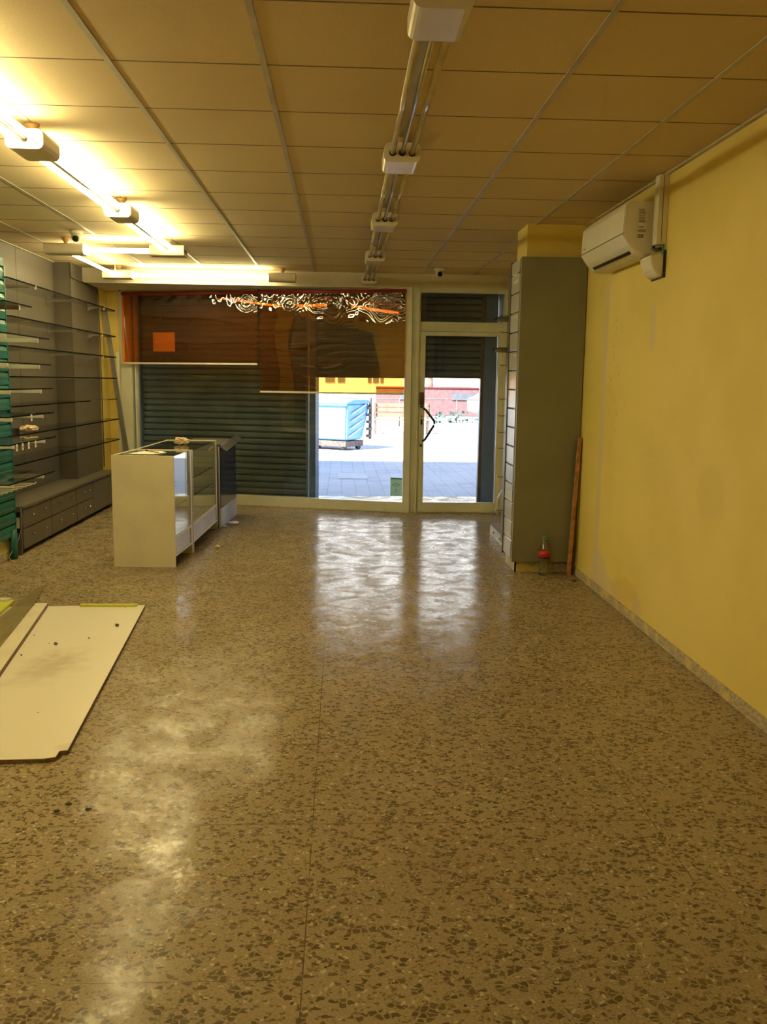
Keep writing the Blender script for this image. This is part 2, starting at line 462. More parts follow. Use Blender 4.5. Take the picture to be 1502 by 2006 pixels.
# recess of the left wall, clad in grey boards, with its pillar
wl = struct('wall_left_recess')
B(XL2 - .2, 7.5, 0, XL2, 9.8, CZ).build('cladding', 'grey', wl)
m = MB()
for yy in (8.72,):
    m.box(XL2, yy - .003, 0, XL2 + .002, yy + .003, CZ)
m.build('joint', 'dgrey', wl)
pl = struct('wall_left_pillar')
B(XL2 - .2, 9.8, 0, -2.89, 10.85, CZ).build('cladding', 'grey', pl)
B(-2.892, 9.792, 0, -2.884, 9.80, CZ).build('corner_strip', 'dgrey', pl)
S_(B(XL2 - .2, 10.85, 0, -2.893, 11.6, CZ).build('wall_left_end', 'yellow'))
# column on the right
S_(B(1.415, 6.985, 0, XR, 7.37, CZ).build('wall_column', 'yellow'))
# soffit over the shop window
S_(B(-2.93, YF, 2.565, 2.0, YF + 1.4, 3.0).build('trim_1', 'soffit'))
S_(B(-2.89, YF - .006, 2.563, 1.88, YF, 2.572).build('trim_2', 'cream'))
# ceiling grid: main rails along the room, fine joints across it
gr = struct('trim_3')
m = MB()
for k in (-3, -2, -1, 0, 1, 2, 3, 4):
    x = -.912 + .6 * k
    m.box(x - .012, -3, CZ - .004, x + .012, YF, CZ)
m.build('main_rail', 'rail', gr)
m = MB()
y = 3.684 - .6 * 11
while y < YF:
    m.box(-3.07, y - .0035, CZ - .0015, XR, y + .0035, CZ)
    y += .6
m.build('cross_joint', 'seam', gr)  # thin joints between the tiles, in one dark colour
m = MB()
m.box(XR - .022, -3, CZ - .012, XR, YF, CZ); m.box(XL2, 7.5, CZ - .008, XL2 + .02, 9.8, CZ)
m.build('edge_angle', 'rail', gr)
# skirtings
S_(B(XR - .014, -3, 0, XR, 6.93, .062, .003).build('baseboard_right', 'skirt'))
S_(B(XL, -3, 0, XL + .014, 7.4, .075, .003).build('baseboard_left', 'skirt'))
m = MB(); m.box(1.40, 6.96, 0, XR, 6.985, .085, .003); m.box(1.40, 6.96, 0, 1.415, 7.37, .085, .003)
S_(m.build('baseboard_column', 'skirt'))

# ------------------------------------------------------------------ shop window (angled bay)
WR = -atan2(.279, .960)
FW = frame((.78, 10.25, 0), WR)            # local x = -s (0 at the right end), y = outwards
win = struct('window_1', (-.9, 10.75, 0))
f = MB(FW)
f.box(-3.66, -.04, 0, 0.02, .05, .122, .004); f.box(-3.66, -.04, 2.53, 0.02, .05, 2.57)
f.box(-3.66, -.045, 0, -3.50, .05, 2.57, .004)
f.box(-3.46, -.045, .122, -3.44, .02, 2.55)
f.box(-.062, -.045, 0, 0.02, .05, 2.57, .004)
f.build('window_frame', 'cream', win)
MB(FW).box(-3.5, -.004, .12, -.06, .004, 2.54).build('pane', 'pane', win)
MB(FW).box(-1.228, -.008, .12, -1.218, .006, 2.54).build('glass_joint', 'jointw', win)
S_(MB(FW).box(-3.95, -.05, 0, -3.66, .1, 2.6).build('wall_front', 'yellow'))

def slats(mb, x0, x1, z0, z1, y, pitch=.078, d=.014):
    z = z0
    while z < z1 - .01:
        zt = min(z + pitch, z1)
        h = zt - z
        pr = [(y - .004, z), (y - d, z + h * .14), (y - d - .002, z + h * .45), (y - d, z + h * .72), (y - .002, z + h * .86), (y + .012, z + h * .87), (y + .012, z + h), (y + .02, z + h), (y + .02, z)]
        mb.prism(pr, 0, x0, x1)
        z += pitch
sh = thing('roller_shutter', 'closed dark slate roller shutter behind the left part of the shop window', 'roller shutter', (FW @ Vector((-2.5, .36, 0))).to_tuple(), WR)
m = MB(FW); slats(m, -3.62, -1.35, .02, 2.62, .37); m.build('curtain', 'shutter', sh)
MB(FW).box(-3.70, .30, 0, -3.575, .42, 2.62, .004).build('guide_rail', 'slate', sh)
MB(FW).box(-1.357, .29, 0, -1.234, .43, 2.62, .004).build('guide_rail', 'slate', sh)
sh = thing('roller_shutter', 'half raised slate roller shutter above the bright street opening of the shop window', 'roller shutter', (FW @ Vector((-.6, .36, 1.556))).to_tuple(), WR)
m = MB(FW); slats(m, -1.232, .10, 1.58, 2.62, .37); m.build('curtain', 'shutter', sh)
MB(FW).box(-1.232, .355, 1.556, .10, .385, 1.582).build('bottom_rail', 'brown', sh)

# ------------------------------------------------------------------ door
dr = struct('door_1', (1.37, 10.27, 0))
m = MB()
m.box(.74, 10.22, 0, .886, 10.33, 2.565, .006); m.box(.845, 10.20, 0, .872, 10.24, 2.565, .004)
m.box(.795, 10.21, 0, .81, 10.24, 2.565, .003)
m.box(.872, 10.24, 2.52, 1.9, 10.31, 2.565); m.box(.872, 10.23, 2.09, 1.9, 10.31, 2.195, .003)
m.box(1.841, 10.22, 0, 2.0, 10.32, 2.565, .004); m.box(.87, 10.235, 0, 1.85, 10.33, .012)
m.build('door_frame', 'cream', dr)
m = MB()
m.box(.885, 10.22, .012, .946, 10.27, 2.085, .004); m.box(1.785, 10.22, .012, 1.842, 10.27, 2.085, .004)
m.box(.946, 10.22, .012, 1.785, 10.27, .125, .003); m.box(.946, 10.22, 2.04, 1.785, 10.27, 2.085, .004)
m.build('door_leaf', 'cream', dr)
B(.94, 10.242, .12, 1.79, 10.248, 2.045).build('pane', 'pane', dr)
B(.87, 10.272, 2.19, 1.85, 10.278, 2.525).build('transom_pane', 'pane', dr)
h = MB().tube([(.935, 10.20, 1.215), (.96, 10.185, 1.20), (1.055, 10.16, 1.075), (1.06, 10.16, 1.05), (1.05, 10.16, 1.02), (.955, 10.185, .86), (.93, 10.205, .84)], .0135, 10).build('door_handle', 'black', dr)
B(.888, 10.19, 1.255, .935, 10.22, 1.40, .004).build('lock_case', 'brown', dr)
m = MB()
for z in (1.235, .79): m.tube([(.912, 10.222, z), (.912, 10.195, z)], .014, 12)
m.box(.904, 10.212, 1.03, .925, 10.221, 1.09)
m.tube([(.914, 10.222, 1.125), (.914, 10.205, 1.125)], .007, 10)
m.build('lock', 'black', dr)
sh = thing('roller_shutter', 'slate roller shutter half raised outside the glazed door', 'roller shutter', (1.35, 10.75, 1.55))
m = MB(); slats(m, .80, 1.70, 1.59, 2.64, 10.76); m.build('curtain', 'shutter', sh)
B(.80, 10.745, 1.565, 1.70, 10.775, 1.592).build('bottom_rail', 'brown', sh)
B(1.66, 10.70, 0, 1.70, 10.80, 2.64, .003).build('guide_rail', 'brown', sh)
B(1.70, 10.66, 0, 1.84, 10.84, 2.64, .003).build('guide_rail', 'slate', sh)
S_(B(.70, 10.85, 2.56, 2.0, 10.95, 3.1).build('trim_4', 'slate'))
# window sticker bottom right of the shop window
pm = thing('poster', 'small pale green printed notice at the bottom right corner of the shop window', 'poster', (FW @ Vector((-.16, -.008, .19))).to_tuple(), WR)
MB(FW).box(-.215, -.010, .19, -.075, -.006, .405).build('sheet', 'notice', pm)
m = MB(FW)
m.box(-.215, -.012, .385, -.075, -.0101, .405)
for k in range(7):
    a = radians(25 + k * 21.7)
    m.box(-.145 + .045 * cos(a) - .006, -.012, .305 + .03 * sin(a) - .006, -.145 + .045 * cos(a) + .006, -.0101, .305 + .03 * sin(a) + .006)
    if 0 < k < 6: m.box(-.145 + .03 * cos(a) - .005, -.012, .29 + .018 * sin(a) - .003, -.145 + .03 * cos(a) + .005, -.0101, .29 + .018 * sin(a) + .003)
for z in (.265, .24): m.box(-.151, -.012, z - .006, -.139, -.0101, z + .006)
m.build('print', 'dgreen', pm)

# ------------------------------------------------------------------ amber roller blinds
def blind(x0, x1, zb, label, wr, cloud):
    t = thing('roller_blind', label, 'blind', (FW @ Vector(((x0 + x1) / 2, -.09, zb))).to_tuple(), WR, 'amber film roller blinds')
    MB(FW).tube([(x0 - .01, -.09, 2.528), (x1 + .01, -.09, 2.528)], .021, 14).build('roller', 'red', t)
    b = bmesh.new(); nx, nz = 150, 90
    g = []
    for i in range(nx + 1):
        row = []
        for j in range(nz + 1):
            u = x0 + (x1 - x0) * i / nx; z = zb + (2.508 - zb) * j / nz
            top = max(0, (z - 2.20) / .31)
            a = 0
            for (cx, cz, ra, am) in cloud:
                d = math.hypot(u - cx, (z - cz) * 1.5)
                a += am * math.exp(-(d / ra) ** 2) * sin(d * 95 + 3 * sin(u * 23) + 2 * sin(z * 31))
            a += wr * top ** 1.5 * (sin(u * 31 + 4 * sin(z * 9)) + .6 * sin(u * 67 + z * 40)) 
            a += .0012 * sin(u * 5 + z * 7)
            row.append(b.verts.new((u, -.085 + a, z)))
        g.append(row)
    for i in range(nx):
        for j in range(nz):
            fc = b.faces.new((g[i][j], g[i + 1][j], g[i + 1][j + 1], g[i][j + 1])); fc.smooth = True
    mb = MB(FW); mb.add(b); mb.build('film', 'film', t)
    MB(FW).box(x0, -.098, zb - .011, x1, -.076, zb + .011, .004).build('bottom_bar', 'white', t)
    return t
bl = blind(-3.57, -1.83, 1.70, 'shorter amber film roller blind on the left of the shop window', .0012, [(-1.95, 2.42, .14, .002)])
MB(FW).box(-3.585, -.088, 1.71, -3.565, -.080, 2.51).build('edge_tape', 'redfilm', bl)
bl = blind(-1.80, -.055, 1.378, 'longer amber film roller blind on the right with crumpled film at its top', .0018,
      [(-1.42, 2.40, .10, .006), (-.28, 2.38, .20, .005), (-.95, 2.40, .28, .0022), (-.12, 2.30, .12, .003)])
tag(MB(FW).box(-3.22, -.012, 1.845, -2.93, -.009, 2.075).build('notice_sheet', 'paper'), 'plain rectangular sheet stuck on the window behind the left amber blind', 'notice')
MB(FW).box(-1.818, -.10, 2.50, -1.80, -.06, 2.56).build('bracket', 'black', bl)

# ------------------------------------------------------------------ strip lights
def strip(fr, tube_len, lit, label, group, hl=.25, gap=1.81, tubes=2, corner=False):
    """local frame: origin at the housing's centre on the ceiling line, +y along the track"""
    t = thing('strip_light', label, 'strip light', (fr @ Vector((0, 0, -.15))).to_tuple(), 0, group)
    W, z0, z1, r = .09, -.144, -.052, .028
    pr = [(-W + r, z0), (W - r, z0)] + [(W - r + r * sin(a), z0 + r - r * cos(a)) for a in (.4, .8, 1.2)] + [(W, z0 + r), (W, z1 - r)] + \
         [(W - r + r * cos(a), z1 - r + r * sin(a)) for a in (.4, .8, 1.2)] + [(W - r, z1), (-W + r, z1)] + \
         [(-W + r - r * sin(a), z1 - r + r * cos(a)) for a in (.4, .8, 1.2)] + [(-W, z1 - r), (-W, z0 + r)] + [(-W + r - r * cos(a), z0 + r - r * sin(a)) for a in (.4, .8, 1.2)]
    MB(fr).prism(pr, 1, -hl / 2, hl / 2).build('housing', 'housing', t)
    for e in (-hl / 2 - .0012, hl / 2 + .0012):
        for x in (-.048, 0, .048): MB(fr).tube([(x, e - .001, -.10), (x, e + .001, -.10)], .0175, 14).build('socket', 'black', t)
    MB(fr).lathe((0, .0, -.052), [(.010, 0), (.014, .01), (.034, .042), (.036, .0515)], 18).build('hanger', 'cone', t)
    if tube_len:
        y0 = hl / 2; y1 = hl / 2 + tube_len
        for x in (-.048, .048)[:tubes]:
            MB(fr).tube([(x, y0, -.10), (x, y1, -.10)], .0145, 14).build('tube', 'lit' if lit else 'off', t)
        MB(fr).tube([(0, y0, -.098), (0, y1, -.098)], .011, 10).build('rod', 'alu', t)
    return t
G1, G2 = 'unlit strip light track down the ceiling', 'lit strip light run on the left and front of the ceiling'
lab = ['unlit strip light nearest the camera, big housing cut by the top frame edge', 'unlit strip light second from the camera on the right-hand track',
       'unlit strip light third from the camera on the right-hand track', 'unlit strip light fourth from the camera with small housing', 'last housing of the unlit track, close to the soffit over the window']
for i, yy in enumerate((2.865, 4.68, 6.49, 8.30, 10.10)):
    strip(frame((.288, yy, CZ), 0), 1.548 if i < 4 else 0, False, lab[i], G1)
def ltr(yy, L, la): strip(frame((-1.512, yy, CZ), 0), L, True, la, G2)
ltr(1.07, 1.512, 'lit strip light beside the camera on the left track')
ltr(2.84, 1.505, 'lit strip light nearest the camera at the left frame edge')
ltr(4.60, 1.505, 'lit strip light with the largest housing seen on the left of the ceiling')
ltr(6.36, 1.50, 'lit strip light in the middle of the left ceiling track')
strip(frame((-1.54, 8.15, CZ), pi / 2), .56, True, 'short lit strip light turning left at the far end of the left track', G2, hl=.30)
strip(frame((-2.43, 8.15, CZ), pi / 2), 0, False, 'dark end housing on the ceiling beside the dome camera', G2, hl=.34)
# the run towards the window and along it
t = thing('strip_light', 'short lit tube running from the dome camera corner towards the window', 'strip light', (-2.43, 9.1, CZ - .15), 0, G2)
MB().tube([(-2.43, 8.36, CZ - .115), (-2.43, 9.93, CZ - .115)], .0155, 14).build('tube', 'lit', t)
for yy in (8.40, 9.86): MB().tube([(-2.43, yy, CZ - .10), (-2.43, yy, CZ)], .006, 8).build('hanger', 'white', t)
strip(frame((-2.43, 10.0, CZ), -pi / 2), 1.47, True, 'lit strip light along the soffit above the left blind', G2, hl=.31)
strip(frame((-.66, 10.0, CZ), -pi / 2), 0, False, 'end housing of the lit run above the shop window', G2, hl=.29)

# ------------------------------------------------------------------ cameras on ceiling and wall
def dome(x, y, label, rz=0):
    t = thing('security_camera', label, 'security camera', (x, y, CZ - .09))
    MB().lathe((x, y, CZ - .03), [(.048, 0), (.052, .012), (.052, .03)], 20).build('mount', 'white', t)
    MB().ball((x, y, CZ - .05), .042, n=20).build('body', 'white', t)
    MB().tube([(x + .004, y - .03, CZ - .062), (x + .005, y - .05, CZ - .073)], [.026, .024], 16).build('lens', 'lens', t)
dome(-2.225, 7.76, 'white dome security camera on the ceiling beside the left light track')
dome(1.03, 9.72, 'small dome security camera on the ceiling near the soffit on the right')
t = thing('security_camera', 'small white security camera at the top left corner of the shop window', 'security camera', (-2.70, 11.1, 2.56))
MB().ball((-2.70, 11.13, 2.58), .04, n=18).build('body', 'white', t)
MB().tube([(-2.69, 11.10, 2.575), (-2.685, 11.08, 2.57)], .02, 14).build('lens', 'lens', t)

# ------------------------------------------------------------------ left wall glass shelving
def gshelf(z, y0, y1, label, x0=-3.06, x1=-2.72, second=True, clip=()):
    t = thing('glass_shelf', label, 'glass shelf', (-2.9, (y0 + y1) / 2, z), 0, 'long glass shelves on the left wall')
    ye = min(y1, 9.79)
    B(x0, y0, z - .004, x1, ye, z + .004).build('glass_pane', 'shelfglass', t)
    B(x1, y0, z - .006, x1 + .003, ye, z + .006).build('glass_edge', 'shelfedge', t)
    B(x0, y0 - .003, z - .004, x1, y0, z + .004).build('glass_edge', 'shelfedge', t)
    if y1 > 9.9:
        B(-2.885, 9.81, z - .004, x1, y1, z + .004).build('glass_pane', 'shelfglass', t)
        m = B(x1, 9.81, z - .006, x1 + .003, y1, z + .006); m.box(-2.885, y1, z - .006, x1, y1 + .003, z + .006)
        m.build('glass_edge', 'shelfedge', t)
    for yy in (8.19, 9.55) + ((10.4,) if y1 > 9.9 else ()):
        xx = x0 if yy < 9.8 else -2.887
        m = MB(); m.prism([(xx, z - .0045), (x1 - .05, z - .0045), (x1 - .05, z - .014), (xx + .05, z - .022), (xx, z - .05)], 1, yy - .004, yy + .004)
        m.build('bracket', 'alu', t)
    for yy in clip:
        B(x1 - .012, yy - .007, z - .03, x1 + .004, yy + .007, z + .008, .002).build('clip', 'white', t)
gshelf(2.31, 7.5, 10.95, 'topmost long glass shelf on the left wall', clip=(8.19, 10.47))
gshelf(2.006, 7.55, 10.95, 'second long glass shelf from the top on the left wall', clip=(10.37,))
gshelf(1.763, 7.52, 10.95, 'third long glass shelf from the top on the left wall', clip=(10.37,))
gshelf(1.513, 7.52, 10.95, 'fourth long glass shelf from the top, seen edge on at eye level')
gshelf(1.266, 7.52, 9.78, 'fifth glass shelf from the top, ending short before the pillar')
gshelf(1.022, 7.52, 11.0, 'sixth long glass shelf from the top, carrying a small dark box and tissue')
gshelf(.777, 7.52, 11.0, 'lowest long glass shelf above the grey drawer cabinets')
t = thing('glass_shelf', 'short glass shelf piece at the pillar beside the slanted grey post', 'glass shelf', (-2.8, 10.8, 1.266))
B(-2.885, 10.5, 1.262, -2.72, 10.95, 1.27).build('glass_pane', 'shelfglass', t)
B(-2.72, 10.5, 1.262, -2.717, 10.95, 1.27).build('glass_edge', 'shelfedge', t)
# slanted post at the shelf ends
m = MB(); m.prism([(-2.886, 2.37), (-2.835, 2.37), (-2.605, .52), (-2.66, .52)], 1, 11.0, 11.03)
tag(m.build('slanted_post', 'alu'), 'narrow grey metal post slanting behind the ends of the glass shelves', 'post')
tag(B(-2.757, 11.10, 0, -2.722, 11.13, 1.83, .004).build('upright_batten', 'cream'), 'tall cream batten standing against the wall left of the shop window', 'batten')
tag(MB().tube([(-2.895 + .012, 9.79, 2.70), (-2.88, 9.79, 2.57), (-2.88, 10.5, 2.56), (-2.88, 10.83, 2.54), (-2.88, 10.86, 2.40), (-2.88, 10.87, .45)], .006, 8).build('cable', 'cable'), 'thin dark cable running around the grey pillar on the left', 'cable')
# things on the sixth shelf
tag(B(-2.99, 7.80, 1.026, -2.87, 8.05, 1.062, .003).build('flat_box', 'black'), 'small flat dark box on the sixth glass shelf', 'box')
def crumple(c, r, sc, seed, mat, name, label, cat):
    rnd = random.Random(seed); b = bmesh.new(); bmesh.ops.create_icosphere(b, subdivisions=3, radius=r)
    for v in b.verts: v.co *= 1 + rnd.uniform(-.28, .28)
    mb = MB(); mb.add(b, None, Matrix.Diagonal((*sc, 1)))
    zz = min(v.co.z for v in mb.bm.verts)
    for v in mb.bm.verts: v.co += Vector((c[0], c[1], c[2] - zz))
    return tag(mb.build(name, mat), label, cat)
crumple((-2.80, 8.10, 1.027), .065, (1.1, 1.6, .4), 3, 'kraft', 'crumpled_paper', 'crumpled beige tissue beside the dark box on the sixth glass shelf', 'paper')

# ------------------------------------------------------------------ teal slatwall and its shelves
t = thing('slatwall_panel', 'teal slatwall display panel on the left wall at the frame edge', 'slatwall', (-2.76, 6.3, .19))
m = MB(); z = .19; k = 0
while z < 2.40:
    m.prism([(-2.785, z), (-2.742, z), (-2.738, z + .028), (-2.744, z + .030), (-2.740, z + .062), (-2.746, z + .092), (-2.768, z + .092), (-2.768, z + .105), (-2.785, z + .105)], 1, 4.9, 7.5)
    z += .105
m.build('slats', 'teal', t)
B(-2.79, 7.5, .19, -2.738, 7.512, 2.40).build('end_trim', 'teal', t)
MB().tube([(-2.745, 7.44, 0), (-2.745, 7.44, .25)], .034, 18).build('leg', 'teal', t)
ts = [(2.075, -2.53, 6.9), (1.82, -2.40, 6.45), (1.612, -2.395, 6.45), (1.42, -2.39, 6.45), (1.222, -2.385, 6.45), (1.022, -2.38, 6.45), (.735, -2.40, 6.48)]
nm = ['topmost', 'second from the top', 'third from the top', 'fourth from the top', 'fifth from the top', 'sixth from the top', 'lowest']
for i, (z, xf, y0) in enumerate(ts):
    t = thing('glass_shelf', 'glass shelf on the teal slatwall, ' + nm[i], 'glass shelf', (-2.6, 7, z), 0, 'glass shelves on the teal slatwall')
    B(-2.732, y0, z - .004, xf, 7.495, z + .004).build('glass_pane', 'shelfglass', t)
    m = B(xf, y0, z - .005, xf + .003, 7.5, z + .005); m.box(-2.732, y0 - .003, z - .004, xf, y0, z + .004)
    m.build('glass_edge', 'shelfedge', t)
    for yy in (6.62, 7.30):
        if yy < y0: continue
        o = B(-2.732, yy - .012, z - .036, xf - .03, yy + .012, z - .005, .003).build('bracket', 'dwood' if i == 0 else 'white', t)
        B(xf - .03, yy - .013, z - .038, xf - .024, yy + .013, z - .005, .002).build('end_cap', 'white', t)
# price tags hanging from shelf edges
for (y, z, xf, what) in ((6.95, 1.205, -2.382, 'single price tag on the edge of the fifth teal-wall shelf'), (6.60, 1.0, -2.377, 'price tag on the sixth teal-wall shelf, nearest the camera'), (6.72, 1.0, -2.377, 'price tag on the sixth teal-wall shelf, second from the camera'),
                   (6.85, 1.0, -2.377, 'price tag on the sixth teal-wall shelf, third from the camera'), (7.0, 1.0, -2.377, 'price tag on the sixth teal-wall shelf, farthest from the camera')):
    t = thing('price_tag', what, 'price tag', (xf, y, z - .028), 0, 'price tags on the glass shelves')
    B(xf, y - .016, z - .028, xf + .002, y + .016, z + .022).build('card', 'tag', t)
    B(xf + .0021, y - .006, z - .012, xf + .0026, y + .006, z + .002).build('print', 'ink', t)
# wire rack of brackets under the lowest teal-wall shelf
t = thing('wire_rack', 'cream wire prong rack under the lowest shelf of the teal slatwall', 'rack', (-2.6, 6.8, .66))
B(-2.732, 6.45, .65, -2.70, 7.28, .69).build('back_bar', 'white', t)
for i in range(8):
    y = 6.5 + i * .1
    MB().tube([(-2.70, y, .67), (-2.47, y + .02, .66), (-2.46, y + .02, .675)], .005, 8).build('prong', 'white', t)
tag(MB().tube([(-2.70, 7.52, .42), (-2.69, 7.53, .3), (-2.71, 7.47, .16), (-2.76, 7.38, .03), (-2.74, 7.34, .008)], .003, 6).build('cable', 'alu'), 'thin pale cable hanging beside the teal leg', 'cable')

# ------------------------------------------------------------------ grey drawer cabinets
def unit(y0, y1, label, drawers, z1=.415):
    t = thing('drawer_cabinet', label, 'cabinet', (-2.9, (y0 + y1) / 2, 0), 0, 'low grey cabinets along the left wall')
    xb = -3.06 if y1 < 9.8 else -2.885
    m = B(xb, y0, .035, -2.742, y1, z1 - .022); m.box(xb, y0 + .02, 0, -2.80, y1 - .02, .036)
    m.build('body', 'dgrey', t)
    if drawers:
        for a, b in ((.045, .215), (.222, z1 - .026)):
            d = B(-2.742, y0 + .004, a, -2.722, y1 - .004, b, .003).build('drawer', 'grey', t)
            for yy in (y0 + .22, y1 - .2):
                MB().lathe((0, 0, 0), [(.004, 0), (.004, .012), (.010, .016), (.010, .022), (.004, .025)], 12)
                mb = MB(Matrix.Translation((-2.722, yy, (a + b) / 2 + .015)) @ Matrix.Rotation(pi / 2, 4, 'Y'))
                mb.lathe((0, 0, 0), [(.004, 0), (.004, .012), (.010, .016), (.010, .022), (.004, .025)], 12); mb.build('knob', 'chrome', d)
    else:
        B(-2.742, y0 + .004, .045, -2.722, y1 - .004, z1 - .026, .003).build('door', 'grey', t)
    return t
c1 = unit(7.62, 8.365, 'low grey drawer cabinet nearest the teal slatwall, upper drawer pulled out a little', True)
unit(8.37, 9.175, 'low grey drawer cabinet, second from the teal slatwall', True)
unit(9.18, 9.79, 'low grey drawer cabinet, third from the teal slatwall', True)
unit(9.805, 10.80, 'low grey cabinet without drawers near the shop window', False)
m = B(-3.06, 7.60, .394, -2.71, 9.795, .418, .003); m.box(-2.888, 9.79, .394, -2.71, 10.82, .418, .003)
tag(m.build('countertop', 'grey'), 'long grey top board over the low drawer cabinets', 'countertop')
B(-2.79, 7.575, .0, -2.725, 7.60, .39).build('end_panel', 'dgrey', c1)
m = B(-2.77, 7.566, .33, -2.725, 7.576, .375); m.box(-2.77, 7.566, .20, -2.725, 7.576, .235); m.build('hinge', 'lens', c1)
B(-2.76, 7.568, .235, -2.735, 7.575, .33).build('hinge_strip', 'cream', c1)
tag(B(-2.50, 9.0, .0005, -1.9, 9.03, .006).build('floor_strip', 'alu'), 'thin pale metal strip lying on the floor beside the drawer cabinets', 'metal strip')

# ------------------------------------------------------------------ glass display counters
CR = -radians(3.4)
FC = frame((-1.337, 7.10, 0), CR)
CR1 = CR         # local: x left (negative), y away
def counter(y0, y1, label, near_panel, leglabel=None):
    t = thing('display_counter', label, 'display counter', (FC @ Vector((-.25, (y0 + y1) / 2, 0))).to_tuple(), CR, 'cream glass display counters')
    W = -.50; Z = .905
    if near_panel: MB(FC).box(W, y0, 0, 0, y0 + .018, Z, .001).build('end_panel', 'case', t)
    else: MB(FC).box(W, y0, .0, .0, y0 + .016, .12, .001).build('end_panel', 'case', t)
    MB(FC).box(W, y1 - .018, 0, 0.0, y1, Z - .0, .001).build('end_panel', 'case', t)
    m = MB(FC); m.box(W + .01, y0 + .016, .10, -.012, y1 - .018, .118); m.box(-.022, y0 + .016, .10, -.008, y1 - .018, .235)
    m.build('base', 'lightgrey', t)
    m = MB(FC); m.box(-.03, y0 + .016, .235, 0, y1 - .018, .262, .002); m.box(-.03, y0 + .016, .085, 0, y1 - .018, .102, .002)
    m.box(-.03, y1 - .05, .10, 0, y1 - .018, Z - .01)
    m.box(W, y0 + .016, Z - .016, W + .02, y1 - .018, Z, .002)
    m.box(W, y1 - .03, Z - .016, 0, y1 - .01, Z + .004)
    m.build('frame', 'case', t)
    MB(FC).box(-.01, y0 + .018, .262, -.005, y1 - .05, Z - .008).build('side_glass', 'caseglass', t)
    MB(FC).box(W + .015, y0 + .004, Z - .008, -.003, y1 - .02, Z - .002).build('top_glass', 'caseglass', t)
    MB(FC).box(W + .004, y0 + .018, .262, W + .010, y1 - .02, Z - .016).build('sliding_door', 'mirror', t)
    MB(FC).box(W + .01, y0 + .018, .236, -.03, y1 - .02, .25).build('deck', 'lightgrey', t)
    for z in (.48, .64):
        m = MB(FC); m.box(W + .03, y0 + .02, z, -.03, y1 - .06, z + .005); o = m.build('glass_shelf', 'caseglass', t)
        MB(FC).box(-.03, y0 + .02, z - .002, -.027, y1 - .06, z + .007).build('glass_edge', 'shelfedge', o)
    return t
counter(0, .62, 'cream glass-topped display counter nearest the camera with a plain end panel', True)
FC1, FC, CR = FC, frame((-1.297, 7.748, 0), -radians(1.5)), -radians(1.5)
counter(0, 1.26, 'longer cream glass display counter standing behind the nearest one', True)
m = MB(FC1); m.prism([(-.40, .14), (-.19, .10), (-.13, .30), (-.20, .42), (-.34, .46)], 2, .907, .909)
tag(m.build('paper_sheet', 'paper'), 'white paper sheet on top of the nearest display counter', 'paper')
t = thing('pen', 'dark pen lying on the white paper sheet', 'pen', (FC1 @ Vector((-.24, .3, .91))).to_tuple())
MB(FC1).tube([(-.30, .36, .915), (-.17, .20, .915)], .005, 8).build('barrel', 'wood', t)
MB(FC1).tube([(-.335, .405, .915), (-.30, .36, .915)], .0062, 8).build('pen_cap', 'black', t)
p = FC @ Vector((-.22, .62, .905))
crumple((p.x, p.y, p.z), .055, (1.2, 1.2, .6), 8, 'kraft', 'crumpled_tissue', 'crumpled clear and beige wrapping on the longer display counter', 'wrapper')
# third, broken counter
FT = frame((-1.245, 9.06, 0), radians(-3))
t = thing('counter_unit', 'damaged counter with dark blue glossy front and loose tilted edge strip behind the display counters', 'counter', (FT @ Vector((-.2, .4, 0))).to_tuple(), radians(-3))
m = MB(FT); m.box(-.42, 0, 0, -.012, .02, .84); m.box(-.42, .88, 0, -.012, .9, .84); m.box(-.42, 0, .80, -.02, .9, .82)
m.build('carcass', 'dwood', t)
MB(FT).box(-.028, .0, 0, .0, .022, .84, .002).build('front_post', 'cream', t)
MB(FT).box(-.006, .022, .20, .006, .93, .83).build('front_panel', plain('navy_gloss', (.015, .02, .06), .12), t)
MB(FT).box(-.008, .022, .0, .008, .93, .20, .002).build('kickboard', 'lightgrey', t)
m = MB(FT @ Matrix.Translation((.01, .02, .835)) @ Matrix.Rotation(radians(4), 4, 'X') @ Matrix.Rotation(radians(38), 4, 'Y'))
m.box(-.005, 0, -.002, .075, .95, .008, .002); m.build('edge_strip', 'alu', t)
MB(FT).box(-.45, -.01, .845, .02, .9, .863, .002).build('top_board', 'dgrey', t)
for i, (x, y, r) in enumerate(((-1.14, 9.32, .055), (-1.22, 9.14, .03))):
    crumple((x, y, .001), r, (1, .9, .25), 20 + i, 'paper', 'paper_scrap', ('larger' if i == 0 else 'smaller') + ' white paper scrap on the floor beside the damaged counter', 'paper scrap')
crumple((-1.12, 7.95, .001), .022, (1, 1, .6), 24, 'kraft', 'plastic_scrap', 'tiny beige scrap on the floor right of the display counters', 'scrap')
# navy cloth in the counter
p = FC @ Vector((-.22, .20, .648))
crumple((p.x, p.y, p.z), .07, (1, .9, 1.1), 30, 'navy', 'cloth_bundle', 'dark blue crumpled cloth on the upper glass shelf inside the longer counter', 'cloth')

